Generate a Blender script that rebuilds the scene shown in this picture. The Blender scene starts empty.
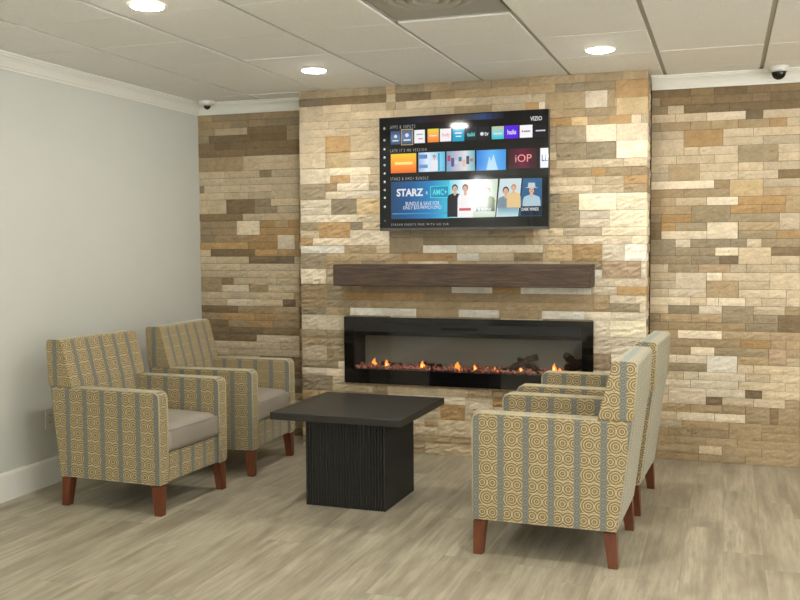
import bpy, bmesh, math, random
from mathutils import Vector, Matrix, noise

random.seed(7)
SC = bpy.context.scene
COL = SC.collection
PI = math.pi

# ------------------------------------------------------------------ dimensions (metres)
H = 2.6534            # ceiling height
BD = 0.3343           # how far the chimney breast stands out
BX0, BX1 = 1.0499, 3.566
RX1 = 8.0             # right wall
RY1 = -11.0           # wall behind the camera
YB = -BD

# ------------------------------------------------------------------ materials
def srgb(r, g, b):
    f = lambda c: (c/255/12.92) if c/255 <= .04045 else ((c/255+.055)/1.055)**2.4
    return (f(r), f(g), f(b), 1)

def new_mat(name, base=(.8, .8, .8, 1), rough=.5, spec=.5, metal=0, emit=None, estr=0):
    m = bpy.data.materials.new(name); m.use_nodes = True
    b = m.node_tree.nodes['Principled BSDF']
    b.inputs['Base Color'].default_value = base
    b.inputs['Roughness'].default_value = rough
    b.inputs['Specular IOR Level'].default_value = spec
    b.inputs['Metallic'].default_value = metal
    if emit:
        b.inputs['Emission Color'].default_value = emit
        b.inputs['Emission Strength'].default_value = estr
    return m

class NT:
    """small helper to write node maths"""
    def __init__(s, m):
        s.t = m.node_tree; s.n = s.t.nodes; s.b = s.n['Principled BSDF']
    def node(s, typ, **kw):
        n = s.n.new(typ)
        for k, v in kw.items(): setattr(n, k, v)
        return n
    def put(s, sock, v):
        if hasattr(v, 'is_linked') or isinstance(v, bpy.types.NodeSocket): s.t.links.new(v, sock)
        else: sock.default_value = v
    def m(s, op, a, b=0.0, c=None):
        n = s.node('ShaderNodeMath', operation=op)
        s.put(n.inputs[0], a); s.put(n.inputs[1], b)
        if c is not None: s.put(n.inputs[2], c)
        return n.outputs[0]
    def mix(s, f, a, b, blend='MIX'):
        n = s.node('ShaderNodeMix', data_type='RGBA', blend_type=blend)
        s.put(n.inputs[0], f); s.put(n.inputs[6], a); s.put(n.inputs[7], b)
        return n.outputs[2]
    def noise(s, vec, scale, detail=3, rough=.5):
        n = s.node('ShaderNodeTexNoise'); n.inputs['Scale'].default_value = scale
        n.inputs['Detail'].default_value = detail; n.inputs['Roughness'].default_value = rough
        if vec is not None: s.t.links.new(vec, n.inputs['Vector'])
        return n.outputs['Fac']
    def ramp(s, f, stops):
        n = s.node('ShaderNodeValToRGB'); e = n.color_ramp.elements
        while len(e) < len(stops): e.new(.5)
        for i, (p, c) in enumerate(stops): e[i].position = p; e[i].color = c
        s.t.links.new(f, n.inputs[0]); return n.outputs[0]
    def coord(s, kind='Object'): return s.node('ShaderNodeTexCoord').outputs[kind]
    def mapping(s, vec, scale=(1, 1, 1), rot=(0, 0, 0), loc=(0, 0, 0)):
        n = s.node('ShaderNodeMapping'); n.inputs['Scale'].default_value = scale
        n.inputs['Rotation'].default_value = rot; n.inputs['Location'].default_value = loc
        s.t.links.new(vec, n.inputs['Vector']); return n.outputs[0]
    def bump(s, h, strength=.3, dist=.01):
        n = s.node('ShaderNodeBump'); n.inputs['Strength'].default_value = strength
        n.inputs['Distance'].default_value = dist
        s.t.links.new(h, n.inputs['Height']); s.t.links.new(n.outputs[0], s.b.inputs['Normal'])
    def base(s, c): s.t.links.new(c, s.b.inputs['Base Color'])

# painted plaster
def paint_mat(name, col, var=.03, rough=.6, spec=.3):
    m = new_mat(name, col, rough, spec); t = NT(m)
    f = t.noise(t.coord(), 3.0, 4)
    c2 = tuple(x*(1-var*2) for x in col[:3])+(1,)
    t.base(t.mix(f, col, c2))
    t.bump(t.noise(t.coord(), 180, 2), .06, .002)
    return m
M_wall = paint_mat('wall_paint', srgb(211, 213, 205))
M_trim = paint_mat('white_trim', srgb(236, 236, 228), .01, .35, .5)
M_grid = paint_mat('ceiling_grid', srgb(180, 177, 167), .02)

def tile_mat():
    m = new_mat('ceiling_tile', srgb(226, 220, 205), .85, .2); t = NT(m)
    f = t.noise(t.coord(), 5, 3)
    g = t.noise(t.coord(), 160, 2)
    c = t.mix(f, srgb(240, 239, 234), srgb(233, 232, 226))
    t.base(t.mix(t.ramp(g, [(.35, (0, 0, 0, 1)), (.5, (1, 1, 1, 1))]), srgb(226, 224, 216), c))
    t.bump(g, .25, .002); return m
M_tile = tile_mat()

def stone_mat():
    m = new_mat('ledger_stone', (.5, .4, .3, 1), .88, .25); t = NT(m)
    a = t.node('ShaderNodeVertexColor'); a.layer_name = 'stone'
    f = t.noise(t.coord(), 14, 5, .6)
    g = t.noise(t.coord(), 60, 4, .6)
    mul = t.ramp(f, [(.3, (.88, .87, .85, 1)), (.7, (1.08, 1.08, 1.08, 1))])
    c = t.mix(1.0, a.outputs['Color'], mul, 'MULTIPLY')
    sp = t.ramp(g, [(.36, (.72, .68, .62, 1)), (.52, (1, 1, 1, 1))])
    t.base(t.mix(.35, c, sp, 'MULTIPLY'))
    v = t.mapping(t.coord(), (1, 1, 1.25))
    h = t.m('ADD', t.noise(v, 42, 5, .6), t.m('MULTIPLY', g, .35))
    t.bump(h, .6, .015); return m
M_stone = stone_mat()
M_joint = new_mat('stone_joint', srgb(92, 80, 62), .9, .1)

def floor_mat():
    m = new_mat('plank_floor', (.4, .38, .33, 1), .42, .4); t = NT(m)
    o = t.coord()
    sp = t.node('ShaderNodeSeparateXYZ'); t.t.links.new(o, sp.inputs[0])
    x, y = sp.outputs[0], sp.outputs[1]
    W, L = .185, 1.22
    px = t.m('DIVIDE', x, W); row = t.m('FLOOR', px); fx = t.m('FRACT', px)
    wn = t.node('ShaderNodeTexWhiteNoise', noise_dimensions='1D'); t.put(wn.inputs['W'], row)
    py = t.m('ADD', t.m('DIVIDE', y, L), t.m('MULTIPLY', wn.outputs['Value'], 7.3))
    cy = t.m('FLOOR', py); fy = t.m('FRACT', py)
    cb = t.node('ShaderNodeCombineXYZ'); t.put(cb.inputs[0], row); t.put(cb.inputs[1], cy)
    w2 = t.node('ShaderNodeTexWhiteNoise', noise_dimensions='3D'); t.t.links.new(cb.outputs[0], w2.inputs['Vector'])
    pid = w2.outputs['Value']
    off = t.node('ShaderNodeVectorMath', operation='MULTIPLY_ADD')
    t.t.links.new(w2.outputs['Color'], off.inputs[0]); off.inputs[1].default_value = (9, 9, 9)
    t.t.links.new(o, off.inputs[2])
    g1 = t.noise(t.mapping(off.outputs[0], (7, .7, 1)), 1.6, 5, .62)
    g2 = t.noise(t.mapping(off.outputs[0], (48, 3.2, 1)), 1.0, 5, .65)
    g3 = t.noise(t.mapping(off.outputs[0], (3, 1.2, 1)), 1.5, 3, .55)
    c = t.ramp(g1, [(.28, srgb(124, 116, 97)), (.44, srgb(160, 152, 132)), (.58, srgb(184, 177, 155)), (.74, srgb(142, 133, 112))])
    c = t.mix(t.m('MULTIPLY', t.ramp(g2, [(.4, (0, 0, 0, 1)), (.62, (1, 1, 1, 1))]), .42), c, srgb(136, 126, 105))
    c = t.mix(t.m('MULTIPLY', t.ramp(g3, [(.52, (0, 0, 0, 1)), (.7, (1, 1, 1, 1))]), .55), c, srgb(124, 116, 99))
    c = t.mix(t.m('MULTIPLY', pid, .30), c, srgb(142, 133, 115))
    ex = t.m('MINIMUM', fx, t.m('SUBTRACT', 1.0, fx)); ey = t.m('MINIMUM', fy, t.m('SUBTRACT', 1.0, fy))
    seam = t.m('MINIMUM', t.m('MULTIPLY', ex, W), t.m('MULTIPLY', ey, L))
    sm = t.m('LESS_THAN', seam, .0010)
    t.base(t.mix(t.m('MULTIPLY', sm, .35), c, srgb(96, 88, 74)))
    t.bump(t.m('SUBTRACT', t.m('MULTIPLY', g2, .5), t.m('MULTIPLY', sm, .6)), .12, .003)
    t.put(t.b.inputs['Roughness'], t.m('ADD', .36, t.m('MULTIPLY', g1, .16)))
    return m
M_floor = floor_mat()

def fabric_mat():
    m = new_mat('swirl_stripe_fabric', (.4, .35, .25, 1), .9, .15); t = NT(m)
    uv = t.node('ShaderNodeUVMap'); uv.uv_map = 'UVMap'
    sp = t.node('ShaderNodeSeparateXYZ'); t.t.links.new(uv.outputs[0], sp.inputs[0])
    P = .123
    u = t.m('FRACT', t.m('DIVIDE', t.m('ADD', sp.outputs[0], 10*P), P)); v = sp.outputs[1]
    GW = .25
    a = t.m('MULTIPLY', t.m('SUBTRACT', u, GW), P)       # metres into the ochre zone
    PV = .145
    def lat(cx, shift, per=PV):
        du = t.m('SUBTRACT', a, cx)
        fv = t.m('MULTIPLY', t.m('SUBTRACT', t.m('FRACT', t.m('ADD', t.m('DIVIDE', v, per), 20+shift)), .5), per)
        return t.m('SQRT', t.m('ADD', t.m('MULTIPLY', du, du), t.m('MULTIPLY', fv, fv)))
    PV = .145
    d = t.m('MINIMUM', t.m('MINIMUM', lat(.025, 0), lat(.076, 0)), t.m('MINIMUM', lat(.000, .5), lat(.053, .5)))
    wob = t.m('MULTIPLY', t.m('SUBTRACT', t.noise(uv.outputs[0], 120, 1), .5), .0035)
    cs = t.m('COSINE', t.m('MULTIPLY', t.m('ADD', d, wob), 2*PI/.0122))
    mr = t.node('ShaderNodeMapRange'); mr.inputs[1].default_value = .35; mr.inputs[2].default_value = .9; t.t.links.new(cs, mr.inputs[0])
    ring = mr.outputs[0]
    nz = t.noise(t.mapping(uv.outputs[0], (1, 1, 1)), 170, 2)
    o = t.mix(nz, srgb(147, 127, 83), srgb(118, 102, 66))
    ochre = t.mix(ring, o, srgb(196, 184, 156))
    # grey blue stripe with small scrolls
    b2 = t.m('MULTIPLY', t.m('SUBTRACT', u, GW/2), P)
    fv2 = t.m('MULTIPLY', t.m('SUBTRACT', t.m('FRACT', t.m('ADD', t.m('DIVIDE', v, .03), 30)), .5), .03)
    d2 = t.m('SQRT', t.m('ADD', t.m('MULTIPLY', b2, b2), t.m('MULTIPLY', fv2, fv2)))
    r2 = t.m('GREATER_THAN', t.m('SINE', t.m('MULTIPLY', d2, 2*PI/.011)), .55)
    blue = t.mix(nz, srgb(122, 124, 118), srgb(98, 101, 97))
    blue = t.mix(t.m('MULTIPLY', r2, .45), blue, srgb(158, 155, 140))
    st = t.m('LESS_THAN', u, GW)
    t.base(t.mix(st, ochre, blue))
    t.bump(t.noise(uv.outputs[0], 900, 1), .25, .001)
    t.b.inputs['Sheen Weight'].default_value = .6
    t.b.inputs['Sheen Tint'].default_value = (.86, .95, .9, 1)
    t.b.inputs['Sheen Roughness'].default_value = .35
    return m
M_fab = fabric_mat()
M_pipe = new_mat('piping_fabric', srgb(186, 174, 142), .85, .15)

def wood_mat(name, c1, c2, c3, sc=(1, 1, 1), rough=.45, bump=.1):
    m = new_mat(name, c1, rough, .4); t = NT(m)
    v = t.mapping(t.coord(), sc)
    g = t.noise(v, 4, 6, .65); g2 = t.noise(v, 14, 4, .6)
    c = t.ramp(g, [(.3, c1), (.5, c2), (.7, c3)])
    t.base(t.mix(t.m('MULTIPLY', g2, .4), c, c1))
    t.bump(g2, bump, .01); return m
M_leg = wood_mat('walnut_leg', srgb(84, 44, 26), srgb(108, 60, 36), srgb(124, 72, 44), (6, 6, 1), .35, .05)
M_mantel = wood_mat('rustic_mantel_wood', srgb(54, 43, 35), srgb(84, 68, 56), srgb(112, 93, 77), (1.3, 15, 15), .6, .5)
M_black = wood_mat('black_stained_wood', srgb(35, 34, 32), srgb(41, 40, 38), srgb(48, 46, 43), (2, 16, 16), .42, .06)

def vinyl_mat():
    m = new_mat('taupe_vinyl', srgb(150, 139, 127), .42, .45); t = NT(m)
    f = t.noise(t.coord(), 6, 3)
    t.base(t.mix(f, srgb(158, 150, 138), srgb(143, 136, 124)))
    t.bump(t.noise(t.coord(), 240, 2), .10, .002); return m
M_vinyl = vinyl_mat()
M_dust = new_mat('dust_cover', srgb(28, 27, 26), .9, .1)
M_gloss = new_mat('black_glass', srgb(14, 14, 14), .06, .5)
M_blackmetal = new_mat('black_metal', srgb(24, 24, 24), .45, .5)
M_bezel = new_mat('bezel_plastic', srgb(30, 30, 30), .35, .4)
M_lip = new_mat('speaker_lip_plastic', srgb(84, 82, 78), .5, .4)
M_steel = new_mat('mount_steel', srgb(60, 60, 60), .4, .5, 1)
M_plate = new_mat('outlet_plastic', srgb(214, 212, 202), .4, .4)
M_slot = new_mat('outlet_slot', srgb(30, 30, 28), .6, .2)
M_dome = new_mat('smoked_dome', srgb(20, 18, 15), .08, .5)
M_camwhite = new_mat('camera_housing', srgb(226, 226, 218), .4, .4)
M_diff = paint_mat('diffuser_enamel', srgb(168, 163, 150), .02, .45)
M_lens = new_mat('light_lens', (1, 1, 1, 1), .4, .3, 0, (1.0, .96, .885, 1), 222)
M_ring = new_mat('light_trim', srgb(240, 240, 235), .4, .4)
M_back = paint_mat('firebox_back', srgb(140, 138, 126), .05, .5)
M_log = wood_mat('charred_log', srgb(30, 24, 20), srgb(62, 44, 34), srgb(88, 58, 42), (9, 3, 3), .9, .8)
M_flame = new_mat('flame', srgb(255, 150, 60), .5, .2, 0, srgb(255, 140, 48), 1.5)
M_flamecore = new_mat('flame_core', srgb(255, 210, 140), .5, .2, 0, srgb(255, 206, 120), 1.6)
M_frame_win = paint_mat('window_frame_paint', srgb(225, 225, 218), .01, .4)

def ember_mat():
    m = new_mat('ember_crystal', srgb(120, 62, 52), .25, .5); t = NT(m)
    a = t.node('ShaderNodeObjectInfo')
    f = t.noise(t.coord(), 45, 2)
    t.base(t.mix(f, srgb(120, 84, 74), srgb(190, 136, 120)))
    t.put(t.b.inputs['Emission Color'], srgb(255, 120, 92))
    t.put(t.b.inputs['Emission Strength'], t.m('MULTIPLY', t.ramp(f, [(.42, (0, 0, 0, 1)), (.65, (1, 1, 1, 1))]), .10))
    return m
M_ember = ember_mat()

def pane_mat(name, refl_rough=.02, tint=(.85, .85, .85, 1), ior=1.5):
    m = bpy.data.materials.new(name); m.use_nodes = True; nt = m.node_tree
    for n in list(nt.nodes): nt.nodes.remove(n)
    o = nt.nodes.new('ShaderNodeOutputMaterial'); mx = nt.nodes.new('ShaderNodeMixShader')
    tr = nt.nodes.new('ShaderNodeBsdfTransparent'); gl = nt.nodes.new('ShaderNodeBsdfGlossy'); fr = nt.nodes.new('ShaderNodeFresnel')
    tr.inputs[0].default_value = tint; gl.inputs['Roughness'].default_value = refl_rough; fr.inputs[0].default_value = ior
    ge = nt.nodes.new('ShaderNodeNewGeometry'); k = nt.nodes.new('ShaderNodeMath'); k.operation = 'SUBTRACT'; k.inputs[0].default_value = 1
    nt.links.new(ge.outputs['Backfacing'], k.inputs[1]); k2 = nt.nodes.new('ShaderNodeMath'); k2.operation = 'MULTIPLY'
    nt.links.new(k.outputs[0], k2.inputs[0]); nt.links.new(fr.outputs[0], k2.inputs[1])
    nt.links.new(k2.outputs[0], mx.inputs[0]); nt.links.new(tr.outputs[0], mx.inputs[1]); nt.links.new(gl.outputs[0], mx.inputs[2])
    nt.links.new(mx.outputs[0], o.inputs[0]); return m
M_pane = pane_mat('fireplace_glass', .02, (.95, .95, .95, 1), 1.6)
M_winpane = pane_mat('window_glass')

_scr = {}
def scr(r, g, b, k=1.0):
    key = (r, g, b, k)
    if key not in _scr:
        c = srgb(r, g, b)
        m = new_mat('screen_pixels_%d' % len(_scr), srgb(8, 8, 8), .06, .5, 0, c, k)
        _scr[key] = m
    return _scr[key]

# ------------------------------------------------------------------ mesh helpers
def link(name, me, parent=None):
    o = bpy.data.objects.new(name, me); COL.objects.link(o)
    if parent is not None: o.parent = parent
    return o

def empty(name, loc=(0, 0, 0), rz=0, label=None, cat=None, group=None):
    o = bpy.data.objects.new(name, None); COL.objects.link(o)
    o.location = loc; o.rotation_euler = (0, 0, rz); o.empty_display_size = .1
    tag(o, label, cat, group); return o

def tag(o, label=None, cat=None, group=None, kind=None):
    if label: o['label'] = label
    if cat: o['category'] = cat
    if group: o['group'] = group
    if kind: o['kind'] = kind
    return o

class MB:
    def __init__(s): s.bm = bmesh.new(); s.mi = 0
    def face(s, pts):
        f = s.bm.faces.new([s.bm.verts.new(p) for p in pts]); f.material_index = s.mi; return f
    def _geom(s, verts, bevel, seg):
        if bevel:
            ed = list({e for v in verts for e in v.link_edges})
            bmesh.ops.bevel(s.bm, geom=ed, offset=bevel, segments=seg, profile=.5, affect='EDGES', clamp_overlap=True)
    def box(s, x0, x1, y0, y1, z0, z1, bevel=0, seg=2):
        return s.prism([(x0, z0), (x1, z0), (x1, z1), (x0, z1)], y0, y1, 'xz', bevel, seg)
    def prism(s, poly, a0, a1, plane='xz', bevel=0, seg=2):
        def P(p, a):
            if plane == 'xz': return (p[0], a, p[1])
            if plane == 'yz': return (a, p[0], p[1])
            return (p[0], p[1], a)
        n0 = set(s.bm.faces)
        A = [s.bm.verts.new(P(p, a0)) for p in poly]; B = [s.bm.verts.new(P(p, a1)) for p in poly]
        fs = [s.bm.faces.new(A), s.bm.faces.new(B[::-1])]
        n = len(poly)
        for i in range(n): fs.append(s.bm.faces.new((A[i], B[i], B[(i+1) % n], A[(i+1) % n])))
        bmesh.ops.recalc_face_normals(s.bm, faces=fs)
        for f in fs: f.material_index = s.mi
        if bevel: s._geom(A+B, bevel, seg)
        for f in s.bm.faces:
            if f not in n0: f.material_index = s.mi
        return s
    def taper(s, top, bot, bevel=0):
        """top / bot: (x0,x1,y0,y1,z)"""
        def q(t): x0, x1, y0, y1, z = t; return [s.bm.verts.new(p) for p in ((x0, y0, z), (x1, y0, z), (x1, y1, z), (x0, y1, z))]
        A, B = q(bot), q(top)
        fs = [s.bm.faces.new(A[::-1]), s.bm.faces.new(B)]
        for i in range(4): fs.append(s.bm.faces.new((A[i], A[(i+1) % 4], B[(i+1) % 4], B[i])))
        for f in fs: f.material_index = s.mi
        if bevel: s._geom(A+B, bevel, 2)
        return s
    def lathe(s, prof, c=(0, 0, 0), n=40, closed=False):
        """prof: [(r,z)] round the z axis"""
        rings = []
        for r, z in prof:
            if r < 1e-6: rings.append([s.bm.verts.new((c[0], c[1], c[2]+z))])
            else: rings.append([s.bm.verts.new((c[0]+r*math.cos(2*PI*i/n), c[1]+r*math.sin(2*PI*i/n), c[2]+z)) for i in range(n)])
        fs = []
        for A, B in zip(rings, rings[1:]):
            for i in range(n):
                j = (i+1) % n
                if len(A) == 1 and len(B) == 1: continue
                if len(A) == 1: fs.append(s.bm.faces.new((A[0], B[j], B[i])))
                elif len(B) == 1: fs.append(s.bm.faces.new((A[i], A[j], B[0])))
                else: fs.append(s.bm.faces.new((A[i], A[j], B[j], B[i])))
        for f in fs: f.material_index = s.mi; f.smooth = True
        return s
    def tube(s, pts, r, n=8, cyc=False):
        pts = [Vector(p) for p in pts]; N = len(pts); rings = []
        up = None
        for i, p in enumerate(pts):
            a = pts[(i-1) % N] if (cyc or i > 0) else p; b = pts[(i+1) % N] if (cyc or i < N-1) else p
            t = (b-a).normalized()
            if up is None: up = t.orthogonal().normalized()
            up = (up-t*up.dot(t)).normalized(); w = t.cross(up)
            rings.append([s.bm.verts.new(p+r*(math.cos(2*PI*k/n)*up+math.sin(2*PI*k/n)*w)) for k in range(n)])
        pr = list(zip(rings, rings[1:]))+([(rings[-1], rings[0])] if cyc else [])
        for A, B in pr:
            for i in range(n):
                f = s.bm.faces.new((A[i], A[(i+1) % n], B[(i+1) % n], B[i])); f.smooth = True; f.material_index = s.mi
        if not cyc:
            s.bm.faces.new(rings[0][::-1]); s.bm.faces.new(rings[-1])
        return s
    def build(s, name, mats, parent=None, uv=False, smooth=False, uvoff=(0, 0)):
        me = bpy.data.meshes.new(name)
        bm = s.bm; bm.normal_update()
        if uv:
            L = bm.loops.layers.uv.new('UVMap')
            for f in bm.faces:
                n = f.normal; ax = max(range(3), key=lambda i: abs(n[i])*(1.0 if i < 2 else .9))
                for l in f.loops:
                    c = l.vert.co
                    if ax == 0: w = (c.y+uvoff[1], c.z)
                    elif ax == 1: w = (c.x+uvoff[0], c.z)
                    else: w = (c.x+uvoff[0], c.y)
                    l[L].uv = w
        if smooth:
            for f in bm.faces: f.smooth = True
        bm.to_mesh(me); bm.free()
        for m in (mats if isinstance(mats, (list, tuple)) else [mats]): me.materials.append(m)
        return link(name, me, parent)

def struct(o): return tag(o, kind='structure')

# ------------------------------------------------------------------ setting: floor, walls, ceiling
b = MB(); b.box(-.1, RX1+.1, RY1-.1, .1, -.08, 0); struct(b.build('floor', M_floor))

# left wall with a high window well behind the camera
WY0, WY1, WZ0, WZ1 = -8.75, -7.8, 1.98, 2.56
b = MB()
b.box(-.12, 0, WY1, .1, 0, H+.1); b.box(-.12, 0, RY1-.1, WY0, 0, H+.1)
b.box(-.12, 0, WY0, WY1, 0, WZ0); b.box(-.12, 0, WY0, WY1, WZ1, H+.1)
struct(b.build('wall_left', M_wall))

def unseen_window(name, axis, at, a0, a1, z0, z1, out):
    """frame bars and a pane in an opening; axis 'x' = opening in an x-wall"""
    def bx(m, p0, p1, d0, d1, q0, q1):
        if axis == 'x': m.box(d0, d1, p0, p1, q0, q1, .004)
        else: m.box(p0, p1, d0, d1, q0, q1, .004)
    d0, d1 = sorted((at+out*.03, at+out*.085))
    m = MB(); t = .05
    bx(m, a0, a0+t, d0, d1, z0, z1); bx(m, a1-t, a1, d0, d1, z0, z1)
    bx(m, a0+t, a1-t, d0, d1, z0, z0+t); bx(m, a0+t, a1-t, d0, d1, z1-t, z1)
    bx(m, (a0+a1)/2-.02, (a0+a1)/2+.02, d0, d1, z0+t, z1-t)
    w = struct(m.build(name, M_frame_win))
    g = MB(); dm = (d0+d1)/2
    bx(g, a0+t-.01, a1-t+.01, dm-.003, dm+.003, z0+t-.01, z1-t+.01)
    g.build('pane', M_winpane, w)
    return w
unseen_window('window_1', 'x', 0, WY0, WY1, WZ0, WZ1, -1)

# rear and right walls, out of view; big windows added for fill daylight
OP = [(1.2, 3.0, .9, 2.3), (4.6, 6.4, .9, 2.3)]
b = MB(); xs = [-.1]
for (x0, x1, z0, z1) in OP:
    b.box(xs[-1], x0, RY1-.12, RY1, 0, H+.1); b.box(x0, x1, RY1-.12, RY1, 0, z0); b.box(x0, x1, RY1-.12, RY1, z1, H+.1); xs.append(x1)
b.box(xs[-1], RX1+.1, RY1-.12, RY1, 0, H+.1)
struct(b.build('wall_front', M_wall))
for i, (x0, x1, z0, z1) in enumerate(OP): unseen_window('window_%d' % (i+2), 'y', RY1, x0, x1, z0, z1, -1)
OR = [(-9.6, -7.6, .5, 2.35), (-6.9, -4.9, .5, 2.35), (-4.2, -2.2, .5, 2.35)]  # side windows added to brighten the ceiling
b = MB(); xs = [RY1]
for (y0, y1, z0, z1) in OR:
    b.box(RX1, RX1+.12, xs[-1], y0, 0, H+.1); b.box(RX1, RX1+.12, y0, y1, 0, z0); b.box(RX1, RX1+.12, y0, y1, z1, H+.1); xs.append(y1)
b.box(RX1, RX1+.12, xs[-1], .1, 0, H+.1)
struct(b.build('wall_right', M_wall))
for i, (y0, y1, z0, z1) in enumerate(OR): unseen_window('window_%d' % (i+4), 'x', RX1, y0, y1, z0, z1, 1)

# ---- ledger stone walls: every stone its own relief, all in one wall mesh
STONE_COL = dict(c=(204, 188, 160), C=(226, 213, 189), K=(242, 229, 200), W=(238, 233, 220), t=(175, 155, 123), g=(160, 146, 120),
                 b=(138, 119, 91), d=(126, 112, 92), o=(184, 153, 110), y=(206, 183, 142), p=(178, 157, 132))  # top courses carry darker codes, the shade under the ceiling painted in
STONES_R = '''0,3.549,3.679,b 0,3.679,3.821,b 0,3.821,3.975,b 0,3.975,4.182,b 0,4.182,4.331,b 0,4.331,4.511,b 1,3.549,3.622,g 1,3.622,3.829,b 1,3.829,3.976,b 1,3.976,4.217,b 1,4.217,4.332,b 1,4.332,4.512,b 2,3.55,3.673,g 2,3.673,3.78,c 2,3.78,4.074,b 2,4.074,4.333,b 2,4.333,4.513,b 3,3.55,3.723,c 3,3.723,3.929,c 3,3.929,4.178,C 3,4.178,4.286,d 3,4.286,4.514,c 4,3.551,3.623,g 4,3.623,3.824,t 4,3.824,3.957,t 4,3.957,4.131,t 4,4.131,4.328,t 4,4.328,4.435,o 4,4.435,4.515,c 5,3.551,3.782,c 5,3.782,4.035,o2 5,4.035,4.227,c 5,4.227,4.516,c 6,3.552,3.783,c2 6,4.035,4.289,c 6,4.289,4.517,c 7,3.783,3.882,c 7,3.882,4.133,c 7,4.133,4.385,g2 7,4.384,4.518,c 8,3.553,3.734,c 8,3.734,3.981,c 8,3.981,4.134,c 8,4.385,4.519,c 9,3.553,3.684,c 9,3.684,3.887,t2 9,3.886,4.135,c 9,4.135,4.292,c 9,4.292,4.52,c 10,3.554,3.685,c 10,3.887,4.135,c 10,4.135,4.387,c 10,4.387,4.521,b 11,3.555,3.983,C 11,3.983,4.081,t 11,4.081,4.294,y2 11,4.294,4.522,c 12,3.555,3.786,t 12,3.786,4.082,t 12,4.294,4.523,t 13,3.556,3.628,t 13,3.628,3.73,t 13,3.73,3.936,c 13,3.936,4.138,C 13,4.138,4.437,o 13,4.437,4.524,t2 14,3.558,3.838,t 14,3.838,4.088,g2 14,4.088,4.287,o 14,4.287,4.44,o 15,3.559,3.637,g 15,3.637,3.839,o 15,4.088,4.397,g 15,4.398,4.526,c2 16,3.559,3.638,b 16,3.638,3.731,o 16,3.731,3.938,g 16,3.939,4.139,C2 16,4.141,4.398,t 17,3.56,3.638,b 17,3.638,3.939,C 17,4.142,4.385,g 18,3.561,3.733,g2 18,3.733,3.833,C 18,3.833,4.091,g 18,4.091,4.195,g 18,4.195,4.291,c 18,4.291,4.528,g 19,3.733,3.89,g 19,3.89,3.994,g 19,3.994,4.144,C 19,4.144,4.351,c2 19,4.35,4.529,b 20,3.562,3.842,g 20,3.842,4.025,g 20,4.025,4.145,d 20,4.351,4.53,c 21,3.562,3.688,c 21,3.688,3.889,g 21,3.889,4.093,p 21,4.093,4.197,c 21,4.197,4.446,c 21,4.446,4.531,c 22,3.563,3.735,c 22,3.735,3.94,C2 22,3.94,4.044,C 22,4.044,4.346,c 22,4.346,4.533,c2 23,3.563,3.736,c 23,3.941,4.147,t2 23,4.147,4.347,c 24,3.564,3.689,c 24,3.689,3.941,C 24,4.148,4.449,c 24,4.45,4.535,c2 25,3.564,3.838,C 25,3.838,3.942,c 25,3.942,4.021,C 25,4.021,4.193,C 25,4.193,4.297,c 25,4.297,4.45,c 26,3.565,3.691,c 26,3.691,3.892,g 26,3.892,4.044,C 26,4.045,4.247,g2 26,4.246,4.444,c 26,4.444,4.536,t 27,3.565,3.636,g 27,3.636,3.847,t 27,3.847,4.045,t 27,4.247,4.401,g 27,4.402,4.538,b2 28,3.566,3.692,t 28,3.692,3.944,t 28,3.944,4.196,t 28,4.196,4.402,g 29,3.566,3.755,t 29,3.755,4.046,C 29,4.046,4.352,t 29,4.352,4.539,t 30,3.567,3.701,t 30,3.701,3.91,t 30,3.91,4.168,t 30,4.168,4.36,o 30,4.36,4.455,t 30,4.455,4.54,t 31,3.567,3.701,t 31,3.701,3.841,t 31,3.841,3.999,C 31,3.999,4.346,g 31,4.347,4.457,p2 31,4.456,4.541,t 32,3.568,3.686,c 32,3.686,3.749,C 32,3.749,3.95,C 32,3.95,4.147,W2 32,4.147,4.347,t 32,4.457,4.542,c 33,3.568,3.687,c 33,3.687,3.951,g 33,4.148,4.252,c 33,4.252,4.543,c 34,3.569,3.797,c 34,3.797,3.897,C 34,3.897,4.201,C 34,4.201,4.356,c 34,4.356,4.544,c 35,3.569,3.844,C 35,3.844,4.157,C 35,4.157,4.453,c 35,4.453,4.545,c 36,3.57,3.697,c 36,3.697,3.948,C2 36,3.948,4.202,C 36,4.202,4.307,b 36,4.307,4.546,c 37,3.571,3.697,c 37,3.949,4.053,d 37,4.053,4.256,c 37,4.256,4.454,c 37,4.454,4.547,t 38,3.571,3.846,t 38,3.846,4.053,t 38,4.053,4.204,t 38,4.205,4.361,t2 38,4.361,4.412,b2 38,4.412,4.549,t2 39,3.572,3.753,c 39,3.753,4.005,C 39,4.005,4.205,C 40,3.572,3.793,c 40,3.793,4.1,t 40,4.101,4.311,t2 40,4.31,4.55,t 41,3.573,3.699,t 41,3.699,3.856,t 41,3.856,4.101,t 41,4.311,4.551,t 42,3.573,3.747,t 42,3.747,3.952,t 42,3.952,4.155,t 42,4.155,4.552,t 43,3.574,3.904,t 43,3.904,4.057,c 43,4.057,4.313,t 43,4.313,4.553,t 44,3.574,3.904,t 44,3.904,4.209,t 44,4.209,4.554,t'''
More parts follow.
